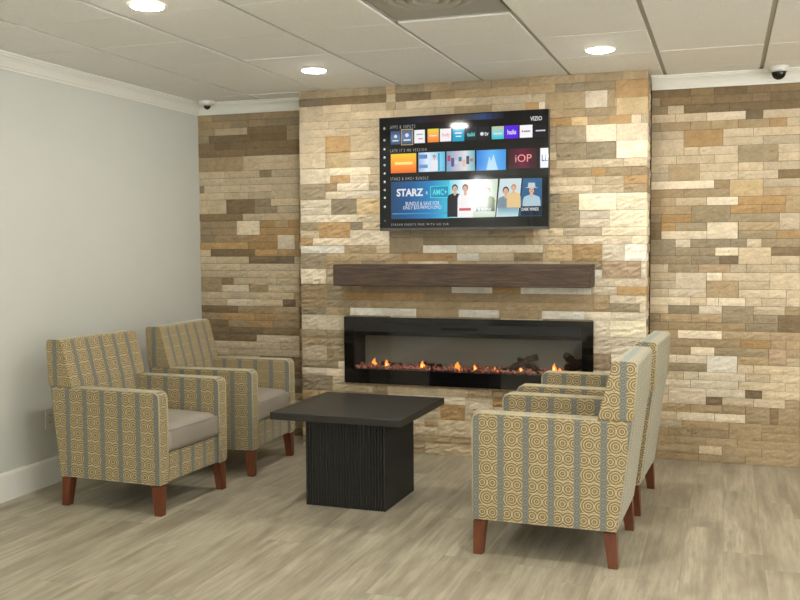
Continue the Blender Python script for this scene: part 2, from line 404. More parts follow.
STONES_L = '''0,0.013,0.128,t 0,0.128,0.388,g 0,0.388,0.588,t 0,0.588,0.902,t 1,0.012,0.297,t 1,0.297,0.454,g 1,0.454,0.609,t 1,0.609,0.901,g 2,0.011,0.149,t 2,0.149,0.442,c 2,0.442,0.793,b 2,0.792,0.9,g2 3,0.01,0.095,g 3,0.095,0.363,b 3,0.363,0.792,b 4,0.008,0.146,b2 4,0.147,0.294,b 4,0.294,0.507,b 4,0.507,0.899,b 5,0.145,0.428,b 5,0.428,0.704,b 5,0.704,0.898,b 6,0.006,0.246,t2 6,0.246,0.404,t2 6,0.404,0.56,c2 6,0.56,0.8,c 6,0.8,0.897,c2 7,0.559,0.8,c 8,0.004,0.233,c 8,0.233,0.547,c 8,0.547,0.651,g 8,0.651,0.896,c 9,0.003,0.232,c 9,0.232,0.446,c 9,0.446,0.895,c 10,0.001,0.048,g 10,0.048,0.378,c 10,0.378,0.649,c 10,0.648,0.894,c2 11,0,0.23,c 11,0.23,0.444,c 11,0.444,0.648,c 12,-0.002,0.068,c2 12,0.068,0.244,c2 12,0.244,0.499,b2 12,0.499,0.647,g 12,0.647,0.893,c 13,0.498,0.697,g 13,0.697,0.892,c 14,-0.003,0.181,b 14,0.181,0.396,b 14,0.396,0.891,c 15,-0.005,0.339,t 15,0.339,0.54,C2 15,0.541,0.684,o 15,0.684,0.793,t 15,0.793,0.891,o 16,-0.006,0.338,t 16,0.54,0.683,o 16,0.683,0.89,o 17,-0.007,0.132,g 17,0.132,0.438,t 17,0.438,0.7,o 17,0.699,0.845,C2 17,0.846,0.889,o 18,-0.008,0.437,o 18,0.437,0.699,o 18,0.845,0.888,t 19,-0.009,0.095,c 19,0.095,0.301,b 19,0.301,0.499,b 19,0.499,0.698,o 19,0.698,0.887,o 20,-0.004,0.14,c 20,0.14,0.44,c 20,0.44,0.68,b 20,0.68,0.839,d 20,0.839,0.887,c 21,-0.005,0.139,c 21,0.139,0.367,c 21,0.367,0.886,c 22,-0.006,0.138,c 22,0.138,0.433,c 22,0.433,0.634,c 22,0.634,0.885,c 23,-0.008,0.194,t2 23,0.194,0.297,b 23,0.297,0.5,c 23,0.5,0.677,c 23,0.677,0.884,c 24,0.193,0.436,C 24,0.436,0.61,t 24,0.61,0.884,c 25,-0.009,0.065,c 25,0.065,0.238,c 25,0.238,0.498,c 25,0.498,0.829,c 25,0.829,0.883,t 26,-0.011,0.237,c 26,0.237,0.474,C 26,0.474,0.736,c 26,0.736,0.85,d 26,0.85,0.882,t 27,-0.012,0.338,b 27,0.338,0.652,t 27,0.652,0.881,t 28,-0.013,0.189,t 28,0.189,0.473,o 28,0.473,0.673,o 28,0.673,0.881,t 29,-0.014,0.245,b 29,0.245,0.427,t 29,0.427,0.639,o 29,0.639,0.88,t 30,-0.015,0.248,b 30,0.248,0.56,b 30,0.56,0.879,b 31,-0.017,0.243,b 31,0.243,0.499,b 31,0.499,0.802,C 31,0.802,0.878,c 32,-0.018,0.424,c 32,0.424,0.713,c 32,0.713,0.878,c 33,-0.019,0.252,c 33,0.252,0.49,c 33,0.49,0.79,c 33,0.79,0.877,c'''
STONES_B = '''0,1.06,1.205,g 0,1.205,1.364,g 0,1.364,1.599,g 0,1.599,1.737,g 1,1.059,1.237,d 1,1.237,1.348,b 1,1.348,1.536,b 1,1.536,1.737,b 2,1.058,1.244,c2 2,1.244,1.466,c 2,1.466,1.736,c 3,1.243,1.465,c 3,1.465,1.675,c 4,1.057,1.286,c 4,1.286,1.453,c 4,1.453,1.605,c 4,1.605,1.705,c 5,1.056,1.145,c 5,1.145,1.342,c 5,1.342,1.453,c 5,1.453,1.704,c 6,1.055,1.257,c2 6,1.257,1.455,o2 6,1.455,1.704,c2 8,1.053,1.256,c2 8,1.256,1.454,y2 8,1.454,1.649,c 8,1.649,1.703,c 9,1.454,1.595,c 9,1.595,1.703,c 10,1.052,1.294,C2 10,1.295,1.61,C 10,1.61,1.702,c 11,1.294,1.453,o 11,1.453,1.594,C 11,1.594,1.702,c 12,1.05,1.253,g2 12,1.253,1.349,t 12,1.349,1.601,C 12,1.601,1.701,c 13,1.253,1.404,C 13,1.404,1.701,C 14,1.052,1.298,C 14,1.297,1.504,g2 14,1.504,1.706,y2 15,1.051,1.297,C 16,1.051,1.503,C 16,1.503,1.705,c 17,1.05,1.2,g 17,1.199,1.451,o2 17,1.451,1.55,g 17,1.55,1.705,c 18,1.049,1.199,c 18,1.45,1.755,C2 19,1.048,1.151,o 19,1.151,1.45,C 20,1.047,1.401,W 20,1.401,1.653,t 21,1.046,1.255,g2 21,1.255,1.534,t 22,1.254,1.448,t 22,1.448,1.534,t 23,1.045,1.253,C2 23,1.254,1.361,c 24,1.253,1.361,c 25,1.043,1.252,t2 25,1.252,1.395,g2 27,1.042,1.251,t 27,1.251,1.385,g 27,1.385,1.506,g 28,1.041,1.25,g 28,1.25,1.41,t 29,1.051,1.249,C2 29,1.249,1.409,C2 31,1.05,1.248,g 31,1.248,1.408,g 32,1.049,1.247,t 32,1.247,1.408,g 33,1.048,1.253,c2 33,1.253,1.407,g2 35,1.047,1.346,g 35,1.346,1.406,C 36,1.046,1.251,C 36,1.251,1.406,C 37,1.045,1.297,g2 37,1.298,1.405,c 0,1.807,2.022,g 0,2.022,2.221,t 0,2.221,2.512,g 0,2.512,2.771,t 0,2.771,2.887,t 1,1.807,1.891,b 1,1.891,2.072,b 1,2.072,2.245,t 1,2.245,2.555,t 1,2.555,2.76,t 1,2.76,2.887,t 2,1.806,1.89,c 2,1.89,2.146,c 2,2.146,2.379,c 2,2.379,2.595,c 2,2.595,2.795,c 2,2.795,2.888,c 3,1.793,2.097,c 3,2.097,2.245,c 3,2.245,2.512,t 3,2.512,2.748,c 3,2.748,2.842,o 0,2.885,3.154,t 0,3.154,3.4,t 0,3.4,3.564,t 1,2.885,2.953,t 1,2.953,3.154,g 1,3.154,3.352,g 1,3.352,3.565,o2 2,2.885,3.012,t2 2,3.012,3.155,t2 2,3.155,3.303,C2 2,3.303,3.361,t2 3,3.361,3.566,y2 4,2.885,3.013,t 4,3.013,3.155,t 4,3.155,3.361,t 5,2.886,3.064,o 5,3.064,3.172,y 5,3.172,3.313,t 5,3.313,3.459,o 5,3.459,3.523,C 5,3.523,3.567,c 6,2.886,2.962,g 6,2.963,3.164,g2 6,3.164,3.362,C2 6,3.362,3.567,C2 7,2.886,2.963,p 8,2.886,2.963,g 8,2.963,3.165,g2 8,3.165,3.363,g2 8,3.363,3.568,K2 10,2.886,2.963,t 10,2.963,3.207,c 10,3.207,3.413,c 10,3.413,3.569,c 11,2.887,3.006,t 11,3.006,3.199,t 11,3.199,3.298,o 11,3.298,3.462,t 11,3.462,3.57,t 12,2.887,3.04,c 12,3.04,3.224,c 12,3.224,3.414,c 12,3.414,3.57,o 13,2.887,3.208,c 13,3.208,3.414,c 13,3.414,3.571,t 14,2.887,2.99,g 14,2.99,3.117,t 14,3.117,3.366,K2 14,3.366,3.572,K2 15,2.887,2.964,g 15,2.964,3.117,g 16,2.918,3.122,g2 16,3.122,3.322,C 16,3.322,3.581,K2 17,3.122,3.322,C 18,2.805,3.011,c 18,3.011,3.273,c 18,3.273,3.582,C 19,2.805,3.082,c 19,3.082,3.47,C 19,3.47,3.583,C 20,2.888,3.073,y2 20,3.073,3.274,o2 20,3.274,3.422,C2 20,3.422,3.583,W2 22,3.224,3.274,g 22,3.275,3.53,p2 22,3.53,3.584,C2 23,3.225,3.275,W 24,3.225,3.355,C 24,3.355,3.585,C 25,3.205,3.375,C 25,3.375,3.586,o 26,3.216,3.326,t 26,3.326,3.493,C 26,3.493,3.586,C 27,3.216,3.326,t 27,3.326,3.523,g 27,3.523,3.587,C 28,3.156,3.336,C 28,3.336,3.587,C 29,3.217,3.327,C2 29,3.327,3.588,K2 31,3.228,3.589,C 32,3.218,3.338,C 32,3.338,3.589,C 33,3.218,3.339,p2 33,3.338,3.59,C 18,1.262,1.451,c 18,1.451,1.74,C 18,1.74,1.908,g 18,1.908,2.21,g 18,2.21,2.492,g 18,2.492,2.754,g 19,1.41,1.74,c 19,1.74,2.009,g2 19,2.009,2.259,g 19,2.259,2.54,g 19,2.54,2.754,g 20,2.009,2.259,W 20,2.259,2.564,C 20,2.564,2.872,C 21,1.409,1.661,t 21,1.661,1.855,t 21,1.855,2.259,o 21,2.259,2.419,W 21,2.419,2.672,c 21,2.672,2.872,t 25,1.393,1.828,t 25,1.828,2.221,t 25,2.221,2.516,W 25,2.516,2.72,o 25,2.72,3.229,W 26,1.393,1.706,o 26,1.706,2.007,o 26,2.007,2.32,t 26,2.32,2.564,t 26,2.564,2.868,t 26,2.868,3.229,t 27,1.499,1.789,t 27,1.789,2.108,t 27,2.108,2.357,t 27,2.357,2.612,t 27,2.612,2.873,t 27,2.873,3.081,t 27,3.081,3.229,t 28,1.445,1.697,W 28,1.697,1.956,W 28,1.956,2.271,t 28,2.271,2.564,W 28,2.564,2.868,t 28,2.868,3.184,W 38,1.733,1.958,c 38,1.958,2.122,c 38,2.122,2.334,c 38,2.334,2.519,t 38,2.519,2.616,t 39,1.733,2.111,C 39,2.111,2.317,C 39,2.317,2.519,C2 39,2.519,2.616,o 40,2.133,2.317,o2 40,2.519,2.627,c 41,2.317,2.366,c 42,2.014,2.121,t 42,2.121,2.366,c2 43,1.939,2.121,c 44,1.939,2.013,t 44,2.013,2.366,t 45,1.939,2.019,t 45,2.019,2.366,c2 46,1.938,2.018,t'''
FLAMES = [(1.599, 0.608, 0.111, 0.067), (1.702, 0.605, 0.104, 0.059), (1.977, 0.615, 0.089, 0.059), (2.246, 0.603, 0.111, 0.081), (2.372, 0.615, 0.067, 0.044), (2.46, 0.604, 0.059, 0.044), (2.526, 0.599, 0.074, 0.044), (2.706, 0.613, 0.074, 0.037), (2.763, 0.601, 0.059, 0.037), (2.94, 0.629, 0.089, 0.044), (2.989, 0.603, 0.081, 0.059)]
def parse(s):
    r = []
    for tok in s.split():
        k, a, c, e = tok.split(',')
        r.append((int(k), float(a), float(c), e[0], 2 if e.endswith('2') else 1))
    return r

def layout(rows, X0, X1, nrow, fill):
    """cells -> list of (row, span, x0, x1, code); the gaps are filled with plain random stones"""
    occ = {k: [] for k in range(nrow+2)}; out = []
    def free(k, a, c):
        segs = [(a, c)]
        for (p, q) in occ[k]:
            ns = []
            for (s, e) in segs:
                if q <= s+.004 or p >= e-.004: ns.append((s, e))
                else:
                    if p-s > .004: ns.append((s, p))
                    if e-q > .004: ns.append((q, e))
            segs = ns
        return segs
    rows = [(k, max(a, X0), min(c, X1), e, sp) for (k, a, c, e, sp) in rows if k < nrow and c > X0 and a < X1]
    rows.sort(key=lambda r: (-r[4], r[0]))
    for (k, a, c, e, sp) in rows:
        if a-X0 < .03: a = X0
        if X1-c < .03: c = X1
        if sp == 2 and k+1 < nrow:
            s1 = free(k, a, c); s2 = free(k+1, a, c)
            if len(s1) == 1 and len(s2) == 1:
                x0 = max(s1[0][0], s2[0][0]); x1 = min(s1[0][1], s2[0][1])
                if x1-x0 > .02:
                    out.append((k, 2, x0, x1, e)); occ[k].append((x0, x1)); occ[k+1].append((x0, x1))
                    continue
        for (s, t) in free(k, a, c):
            out.append((k, 1, s, t, e)); occ[k].append((s, t))
    for k in range(nrow):
        for (s, t) in free(k, X0, X1):
            x = s
            while t-x > .001:
                w = random.uniform(.12, .36)
                if t-x-w < .08: w = t-x
                out.append((k, 1, x, x+w, random.choice(fill))); x += w
    return out

def stone_faces(bm, layer, M, W, hgt, code, prot, seed, rough):
    """one stone: a split face in local (u, v, out) with side returns, placed by matrix M"""
    rnd = random.Random(seed)
    r, g, bl = STONE_COL[code]; j = rnd.uniform(.93, 1.06); jj = rnd.uniform(-4, 4)
    col = srgb(min(255, r*j+jj*.4), min(255, g*j), min(255, bl*j-jj*.6))
    nu = max(2, int(W/.03)); nv = max(2, int(hgt/.02)+1); gap = .0012
    grid = []
    tilt = rnd.uniform(-.05, .05); tv = rnd.uniform(-.06, .06)
    for i in range(nu+1):
        colv = []
        for k in range(nv+1):
            u = gap+(W-2*gap)*i/nu; v = gap+(hgt-2*gap)*k/nv
            edge = i in (0, nu) or k in (0, nv)
            o = max(.0015, prot+tilt*(u-W/2)*.4+tv*(v-hgt/2)*.6+(rnd.uniform(-1, 1)*rough*(.35 if edge else 1))-(.003 if edge else 0))
            colv.append(bm.verts.new(M @ Vector((u, v, o))))
        grid.append(colv)
    fs = []
    for i in range(nu):
        for k in range(nv):
            f = bm.faces.new((grid[i][k], grid[i+1][k], grid[i+1][k+1], grid[i][k+1])); f.smooth = False; fs.append(f)
    rim = [grid[i][0] for i in range(nu+1)]+[grid[nu][k] for k in range(1, nv+1)]+[grid[i][nv] for i in range(nu-1, -1, -1)]+[grid[0][k] for k in range(nv-1, 0, -1)]
    inv = M.inverted()
    low = []
    for v in rim:
        q = inv @ v.co; low.append(bm.verts.new(M @ Vector((q.x, q.y, -.004))))
    n = len(rim)
    for i in range(n): fs.append(bm.faces.new((rim[i], low[i], low[(i+1) % n], rim[(i+1) % n])))
    for f in fs:
        for l in f.loops: l[layer] = col

def stone_wall(bm, layer, cells, ztop, h, y, hole=None, seed0=0, rough=.0035, z_min=0.0):
    for i, (k, sp, x0, x1, e) in enumerate(cells):
        z1 = ztop-k*h; z0 = max(z_min, z1-sp*h)
        if z1-z0 < .01: continue
        rects = [(x0, x1, z0, z1)]
        if hole:
            hx0, hx1, hz0, hz1 = hole
            if x1 > hx0 and x0 < hx1 and z1 > hz0 and z0 < hz1:
                rects = []
                if x0 < hx0-.01: rects.append((x0, hx0, z0, z1))
                if x1 > hx1+.01: rects.append((hx1, x1, z0, z1))
                a, c = max(x0, hx0), min(x1, hx1)
                if z0 < hz0-.008: rects.append((a, c, z0, hz0))
                if z1 > hz1+.008: rects.append((a, c, hz1, z1))
        rr = random.Random(seed0+i)
        pr = .008+rr.uniform(-.0045, .0055)
        for (a, c, p, q) in rects:
            M = Matrix(((1, 0, 0, a), (0, 0, -1, y), (0, 1, 0, p), (0, 0, 0, 1)))
            stone_faces(bm, layer, M, c-a, q-p, e, pr, seed0+i, rough)

def stone_obj(name, bm):
    bmesh.ops.recalc_face_normals(bm, faces=bm.faces[:])
    me = bpy.data.meshes.new(name); bm.to_mesh(me); bm.free()
    me.materials.append(M_stone); me.materials.append(M_joint)
    return struct(link(name, me))

def backing(bm, layer, boxes):
    for (x0, x1, y0, y1, z0, z1) in boxes:
        mb = MB.__new__(MB); mb.bm = bm; mb.mi = 1
        mb.box(x0, x1, y0, y1, z0, z1)

CR = .0878                                             # crown drop
ZW = H-CR+.006
NR = 45; HR = 2.57/45
fillc = 'ccttgbto'
bm = bmesh.new(); lay = bm.loops.layers.float_color.new('stone')
backing(bm, lay, [(0, RX1, 0, .12, 0, H+.1)])
cells = layout(parse(STONES_L), 0, BX0-.001, NR, 'ttbgc') ; stone_wall(bm, lay, cells, 2.57, HR, 0, None, 1000)
cells = layout(parse(STONES_R), BX1+.001, RX1, NR, fillc); stone_wall(bm, lay, cells, 2.57, HR, 0, None, 4000)
stone_obj('wall_back', bm)

# ---- the chimney breast, with the opening for the fireplace
FX0, FX1, FZ0, FZ1 = 1.407, 3.2236, .5013, .9895
HX0, HX1, HZ0, HZ1 = FX0+.03, FX1-.03, FZ0+.03, FZ1-.03
bm = bmesh.new(); lay = bm.loops.layers.float_color.new('stone')
yb = YB+.012
backing(bm, lay, [(BX0+.012, HX0, yb, 0, 0, H), (HX1, BX1-.012, yb, 0, 0, H), (HX0, HX1, yb, 0, 0, HZ0), (HX0, HX1, yb, 0, HZ1, H), (HX0, HX1, -.10, 0, HZ0, HZ1)])
NB = 47; HB = .0571
cells = layout(parse(STONES_B), BX0, BX1, NB, 'ccCtgt')
stone_wall(bm, lay, cells, H, HB, yb-.004, (HX0-.004, HX1+.004, HZ0-.004, HZ1+.004), 7000, .006)
for side, x in ((-1, BX0+.012), (1, BX1-.012)):            # returns
    k = 0
    for k in range(NB):
        z1 = H-k*HB; z0 = max(0, z1-HB)
        if z1-z0 < .01: continue
        edge = [c for c in cells if c[0] <= k < c[0]+c[1] and (abs(c[2]-BX0) < .02 if side < 0 else abs(c[3]-BX1) < .02)]
        e = edge[0][4] if edge else 'c'
        cut = random.uniform(.12, .22)
        for (p, q, ee) in ((0, cut, e), (cut, -yb-.004, random.choice('ctgC'))):
            if side > 0: M = Matrix(((0, 0, 1, x), (1, 0, 0, yb+p), (0, 1, 0, z0), (0, 0, 0, 1)))
            else: M = Matrix(((0, 0, -1, x), (-1, 0, 0, yb+q), (0, 1, 0, z0), (0, 0, 0, 1)))
            stone_faces(bm, lay, M, q-p, z1-z0, ee, .008+random.uniform(-.003, .004), 9000+k*7+side, .004)
stone_obj('wall_chimney', bm)

# ---- crown moulding and baseboard
prof = [(0, -.0878), (.010, -.0878), (.012, -.076), (.020, -.072), (.024, -.062), (.040, -.040), (.058, -.026), (.070, -.021), (.074, -.012), (.088, -.010), (.090, 0), (0, 0)]
def crown(name, mapf, a0, a1, ends):
    b = MB(); A = []; B = []
    for (o, z) in prof:
        A.append(b.bm.verts.new(mapf(a0+(o if ends[0] else 0), o, H+z))); B.append(b.bm.verts.new(mapf(a1-(o if ends[1] else 0), o, H+z)))
    n = len(prof); fs = [b.bm.faces.new(A), b.bm.faces.new(B[::-1])]
    for i in range(n): fs.append(b.bm.faces.new((A[i], B[i], B[(i+1) % n], A[(i+1) % n])))
    bmesh.ops.recalc_face_normals(b.bm, faces=fs)
    return struct(b.build(name, M_trim))
crown('trim_1', lambda a, o, z: (o, -a, z), 0, -RY1, (1, 0))
crown('trim_2', lambda a, o, z: (a, -.008-o, z), 0, BX0, (1, 0))
crown('trim_3', lambda a, o, z: (a, -.008-o, z), BX1, RX1, (0, 0))
b = MB()
b.prism([(0, 0), (.016, 0), (.016, .155), (.012, .168), (0, .172)], RY1, -.012, 'xz')
struct(b.build('baseboard_left', M_trim))

# ---- suspended ceiling: dropped tiles over a recessed grid
TX, TY, T = 2.4383, -2.15, .61
bay = (TX, TX+T, TY-.82, TY)                          # the bay of the air diffuser
b = MB(); b.mi = 1
for (x0, x1, y0, y1) in ((-.1, bay[0], RY1, .1), (bay[1], RX1+.1, RY1, .1), (bay[0], bay[1], RY1, bay[2]), (bay[0], bay[1], bay[3], .1)):
    b.box(x0, x1, y0, y1, H+.011, H+.06)
b.box(bay[0]-.1, bay[1]+.1, bay[2]-.1, bay[3]+.1, H+.07, H+.1)
b.mi = 0
GX, GY = .013, .0035
i0 = int(math.floor(-TX/T))-1; i1 = int(math.ceil((RX1-TX)/T))
j0 = int(math.floor((RY1-TY)/T))-1; j1 = int(math.ceil(-TY/T))
for i in range(i0, i1+1):
    for j in range(j0, j1+1):
        x0, x1 = TX+i*T+GX, TX+(i+1)*T-GX; y0, y1 = TY+j*T+GY, TY+(j+1)*T-GY
        x0, x1, y0, y1 = max(x0, 0), min(x1, RX1), max(y0, RY1), min(y1, -.0005)
        if x1-x0 < .03 or y1-y0 < .03: continue
        if i == 0 and j == -1: continue
        if i == 0 and j == -2:
            y1 = bay[2]-GY
        dz = random.uniform(-.002, .002)
        b.box(x0, x1, y0, y1, H+dz, H+.0105, .0012, 1)
struct(b.build('ceiling', [M_tile, M_grid]))

# ---- air diffuser in its bay
t = empty('ceiling_diffuser', ((bay[0]+bay[1])/2, (bay[2]+bay[3])/2, H), 0, 'grey ceiling air diffuser with round rings, between the white tiles', 'air vent')
b = MB(); b.box(-T/2+.012, T/2-.012, -.40, .40, .014, .05); b.build('panel', M_diff, t)
for r, dz in ((.205, .0), (.15, -.004), (.095, -.008)):
    m = MB(); m.lathe([(r, .014), (r+.004, dz), (r-.02, dz-.006), (r-.045, .010), (r-.042, .0135), (r-.02, .001), (r-.004, .013)], n=48)
    m.build('ring', M_diff, t)
m = MB(); m.lathe([(.045, .014), (.05, -.006), (.03, -.012), (0, -.013)], n=32); m.build('centre_cap', M_diff, t)

# ---- ceiling lights
def ceiling_light(x, y, label, group):
    t = empty('ceiling_light', (x, y, H-.0015), 0, label, 'ceiling light', group)
    m = MB(); m.lathe([(.088, 0), (.088, -.004), (.085, -.007), (.079, -.007), (.077, -.004), (.077, 0)], n=40); m.build('trim_ring', M_ring, t)
    m = MB(); m.lathe([(.0765, -.005), (.070, -.010), (.055, -.0135), (.03, -.0155), (0, -.016)], n=32); m.build('lens', M_lens, t)
    return t
LG = 'recessed round ceiling lights'
ceiling_light(1.464, -2.914, 'lit round ceiling light at the top edge of the photo, nearest the left wall', LG)
ceiling_light(1.52, -1.113, 'lit round ceiling light close to the stone breast, left of the screen', LG)
ceiling_light(3.35, -1.122, 'lit round ceiling light close to the stone breast, right of the screen', LG)
rown = {-2.92: 'second', -4.7: 'third', -6.5: 'fourth', -8.3: 'fifth', -10.0: 'last'}
coln = {1.49: 'first', 3.35: 'second', 5.2: 'third', 7.05: 'fourth'}
for y, rn in rown.items():
    for x, cn in coln.items():
        if (y == -2.92 or y == -4.7) and x == 1.49: continue
        ceiling_light(x, y, 'lit ceiling light, %s row from the stone wall, %s from the left wall' % (rn, cn), LG)
ceiling_light(5.2, -1.12, 'lit ceiling light third along the row by the stone wall', LG)
ceiling_light(7.05, -1.12, 'lit ceiling light nearest the right-hand corner by the stone wall', LG)

# ---- security cameras
def dome_cam(x, y, s, label, d=1.0):
    t = empty('security_camera', (x, y, H-.0015), 0, label, 'security camera', 'dome security cameras')
    m = MB(); m.lathe([(.062*s, 0), (.062*s, -.018*s), (.058*s, -.032*s), (.046*s*d, -.038*s), (.046*s*d, -.03*s)], n=36); m.build('housing', M_camwhite, t)
    m = MB(); pr = [(.0455*s*d, -.034*s)]
    pr += [(.045*s*d*math.cos(a), -.036*s-.004*s-.045*s*d*math.sin(a)) for a in [i*PI/16 for i in range(8)]]+[(0, -.040*s-.045*s*d)]
    m.lathe(pr, n=36); m.build('dome', M_dome, t)
dome_cam(.185, -.175, 1.0, 'white dome security camera in the left corner, above the crown moulding', .6)
dome_cam(4.372, -.162, 1.0, 'black domed security camera on the ceiling at the right edge of the photo')

# ---- wall outlet
t = empty('wall_outlet', (.0005, -1.895, .424), 0, 'white electrical outlet plate low on the left wall beside an armchair', 'outlet')
b = MB(); b.box(0, .006, -.037, .037, -.06, .06, .003); b.build('cover_plate', M_plate, t)
for z in (-.022, .022):
    b = MB(); b.box(.006, .0085, -.016, .016, z-.0145, z+.0145, .003); r = b.build('receptacle', M_plate, t)
    b = MB(); b.box(.0083, .0092, -.008, -.005, z-.006, z+.006); b.box(.0083, .0092, .005, .008, z-.006, z+.006); b.build('slot', M_slot, r)

# ------------------------------------------------------------------ fireplace
YF = YB-.006
t = empty('electric_fireplace', ((FX0+FX1)/2, YF, FZ0), 0, 'wide black glass electric fireplace with small flames, under the wooden mantel', 'fireplace')
def L3(x0, x1, y0, y1, z0, z1): c = (FX0+FX1)/2; return (x0-c, x1-c, y0-YF, y1-YF, z0-FZ0, z1-FZ0)
OX0, OX1, OZ0, OZ1 = 1.478, 3.148, .606, .856
yf0 = YF-.024
b = MB()
for r in ((FX0, OX0, FZ0, FZ1), (OX1, FX1, FZ0, FZ1), (OX0, OX1, FZ0, OZ0), (OX0, OX1, OZ1, FZ1)):
    x0, x1, y0, y1, z0, z1 = L3(r[0], r[1], yf0, YF, r[2], r[3]); b.box(x0, x1, y0, y1, z0, z1)
b.build('frame', M_gloss, t)
b = MB(); x0, x1, y0, y1, z0, z1 = L3(OX0+.01, OX1-.01, yf0-.0022, yf0+.001, .885, .945); b.box(x0, x1, y0, y1, z0, z1, .001, 1)
v = b.build('heater_vent', M_blackmetal, t)
b = MB(); x0, x1, y0, y1, z0, z1 = L3(2.15, 2.42, yf0-.0035, yf0-.001, .905, .925); b.box(x0, x1, y0, y1, z0, z1, .001, 1); b.build('vent_slot', M_slot, v)
yi = -.115                                            # firebox back
b = MB()
for r in ((OX0-.012, OX0, YF+.001, yi, OZ0-.012, OZ1+.012), (OX1, OX1+.012, YF+.001, yi, OZ0-.012, OZ1+.012), (OX0, OX1, YF+.001, yi, OZ0-.012, OZ0), (OX0, OX1, YF+.001, yi, OZ1, OZ1+.012)):
    b.box(*L3(*r))
b.mi = 1; b.box(*L3(OX0-.012, OX1+.012, yi, yi+.01, OZ0-.012, OZ1+.012))
b.build('firebox', [M_blackmetal, M_back], t)
b = MB(); b.box(*L3(OX0-.004, OX1+.004, yf0+.004, yf0+.008, OZ0-.004, OZ1+.004)); b.build('glass_pane', M_pane, t)
# ember bed: crushed crystals
rnd = random.Random(3); b = MB()
for i in range(620):
    x = rnd.uniform(OX0+.01, OX1-.01); y = rnd.uniform(yf0+.025, yi-.05); s = rnd.uniform(.006, .014)
    z = OZ0+s*.5+rnd.uniform(0, .022)*(0.3+(y-yf0)/.2)
    m4 = Matrix.Translation(Vector((x-(FX0+FX1)/2, y-YF, z-FZ0))) @ Matrix.Rotation(rnd.uniform(0, 6), 4, Vector((rnd.random(), rnd.random(), rnd.random()+.1)).normalized()) @ Matrix.Diagonal((s*rnd.uniform(.7, 1.4), s, s*rnd.uniform(.6, 1), 1))
    bmesh.ops.create_icosphere(b.bm, subdivisions=1, radius=1, matrix=m4)
tag(b.build('ember_bed', M_ember, t), kind='stuff')
def log(x, y, z, ln, r, rz, ry):
    b = MB(); pts = []; rr = random.Random(int(x*1000))
    b.tube([(ln*(i/8-.5), rr.uniform(-.006, .006), rr.uniform(-.005, .005)) for i in range(9)], r, 10)
    for vv in b.bm.verts: vv.co += Vector((0, rr.uniform(-.004, .004), rr.uniform(-.004, .004)))
    o = b.build('log', M_log, t); o.location = (x-(FX0+FX1)/2, y-YF, z-FZ0); o.rotation_euler = (0, ry, rz)
log(2.70, -.24, .665, .26, .024, .25, -.45); log(2.76, -.21, .65, .22, .02, -.5, .35); log(3.09, -.22, .668, .15, .032, .5, -.3); log(3.05, -.19, .70, .12, .026, -.6, .5)
log(1.72, -.2, .628, .16, .013, .3, .1); log(2.02, -.2, .63, .18, .014, -.2, .05)
def flame(x, z, h, w):
    y = -.255
    m = MB(); pr = [(0, 0), (.45, .06), (.5, .2), (.42, .4), (.26, .62), (.12, .82), (0, 1)]
    h *= .62; w *= .75
    m.lathe([(r*w, zz*h) for r, zz in pr], n=12)
    rr = random.Random(int(x*999)); lean = rr.uniform(-.25, .25)
    for vv in m.bm.verts: q = vv.co.z/h; vv.co.x += lean*h*q*q+.1*w*math.sin(q*7); vv.co.y *= .5
    o = m.build('flame', M_flame, t); o.location = (x-(FX0+FX1)/2, y-YF, z-FZ0)
    m = MB(); m.lathe([(r*w*.5, zz*h*.55+.004) for r, zz in pr], n=10)
    for vv in m.bm.verts: vv.co.y = vv.co.y*.5-.007
    m.build('flame_core', M_flamecore, o)
for (x, z, h, w) in FLAMES: flame(x, z, h, w)

# ------------------------------------------------------------------ mantel beam
t = MB(); t.box(1.3939, 3.226, YB-.200, YB-.001, 1.2235, 1.3777, .006, 2)
o = t.build('mantel_shelf', M_mantel); tag(o, 'thick rustic dark brown wooden mantel beam on the stone breast, under the screen', 'mantel')

# ------------------------------------------------------------------ television
TW, TH = 1.2175, .7985
tv = empty('television', (2.3318, YB-.135, 1.6141), math.radians(-2.0), 'large flat television showing a streaming menu, mounted on the stone breast above the mantel', 'television')
b = MB(); b.box(-TW/2, TW/2, 0, .038, 0, TH, .004, 2); b.build('housing', M_bezel, tv)
b = MB(); b.box(-TW/2+.002, TW/2-.002, -.004, .002, 0.0, .018, .002); b.build('speaker_lip', M_lip, tv)
b = MB(); b.box(-.2, .2, .038, .052, .2, .6, .003); b.box(-.06, .06, .052, .085, .3, .5, .003); b.build('wall_mount', M_steel, tv)

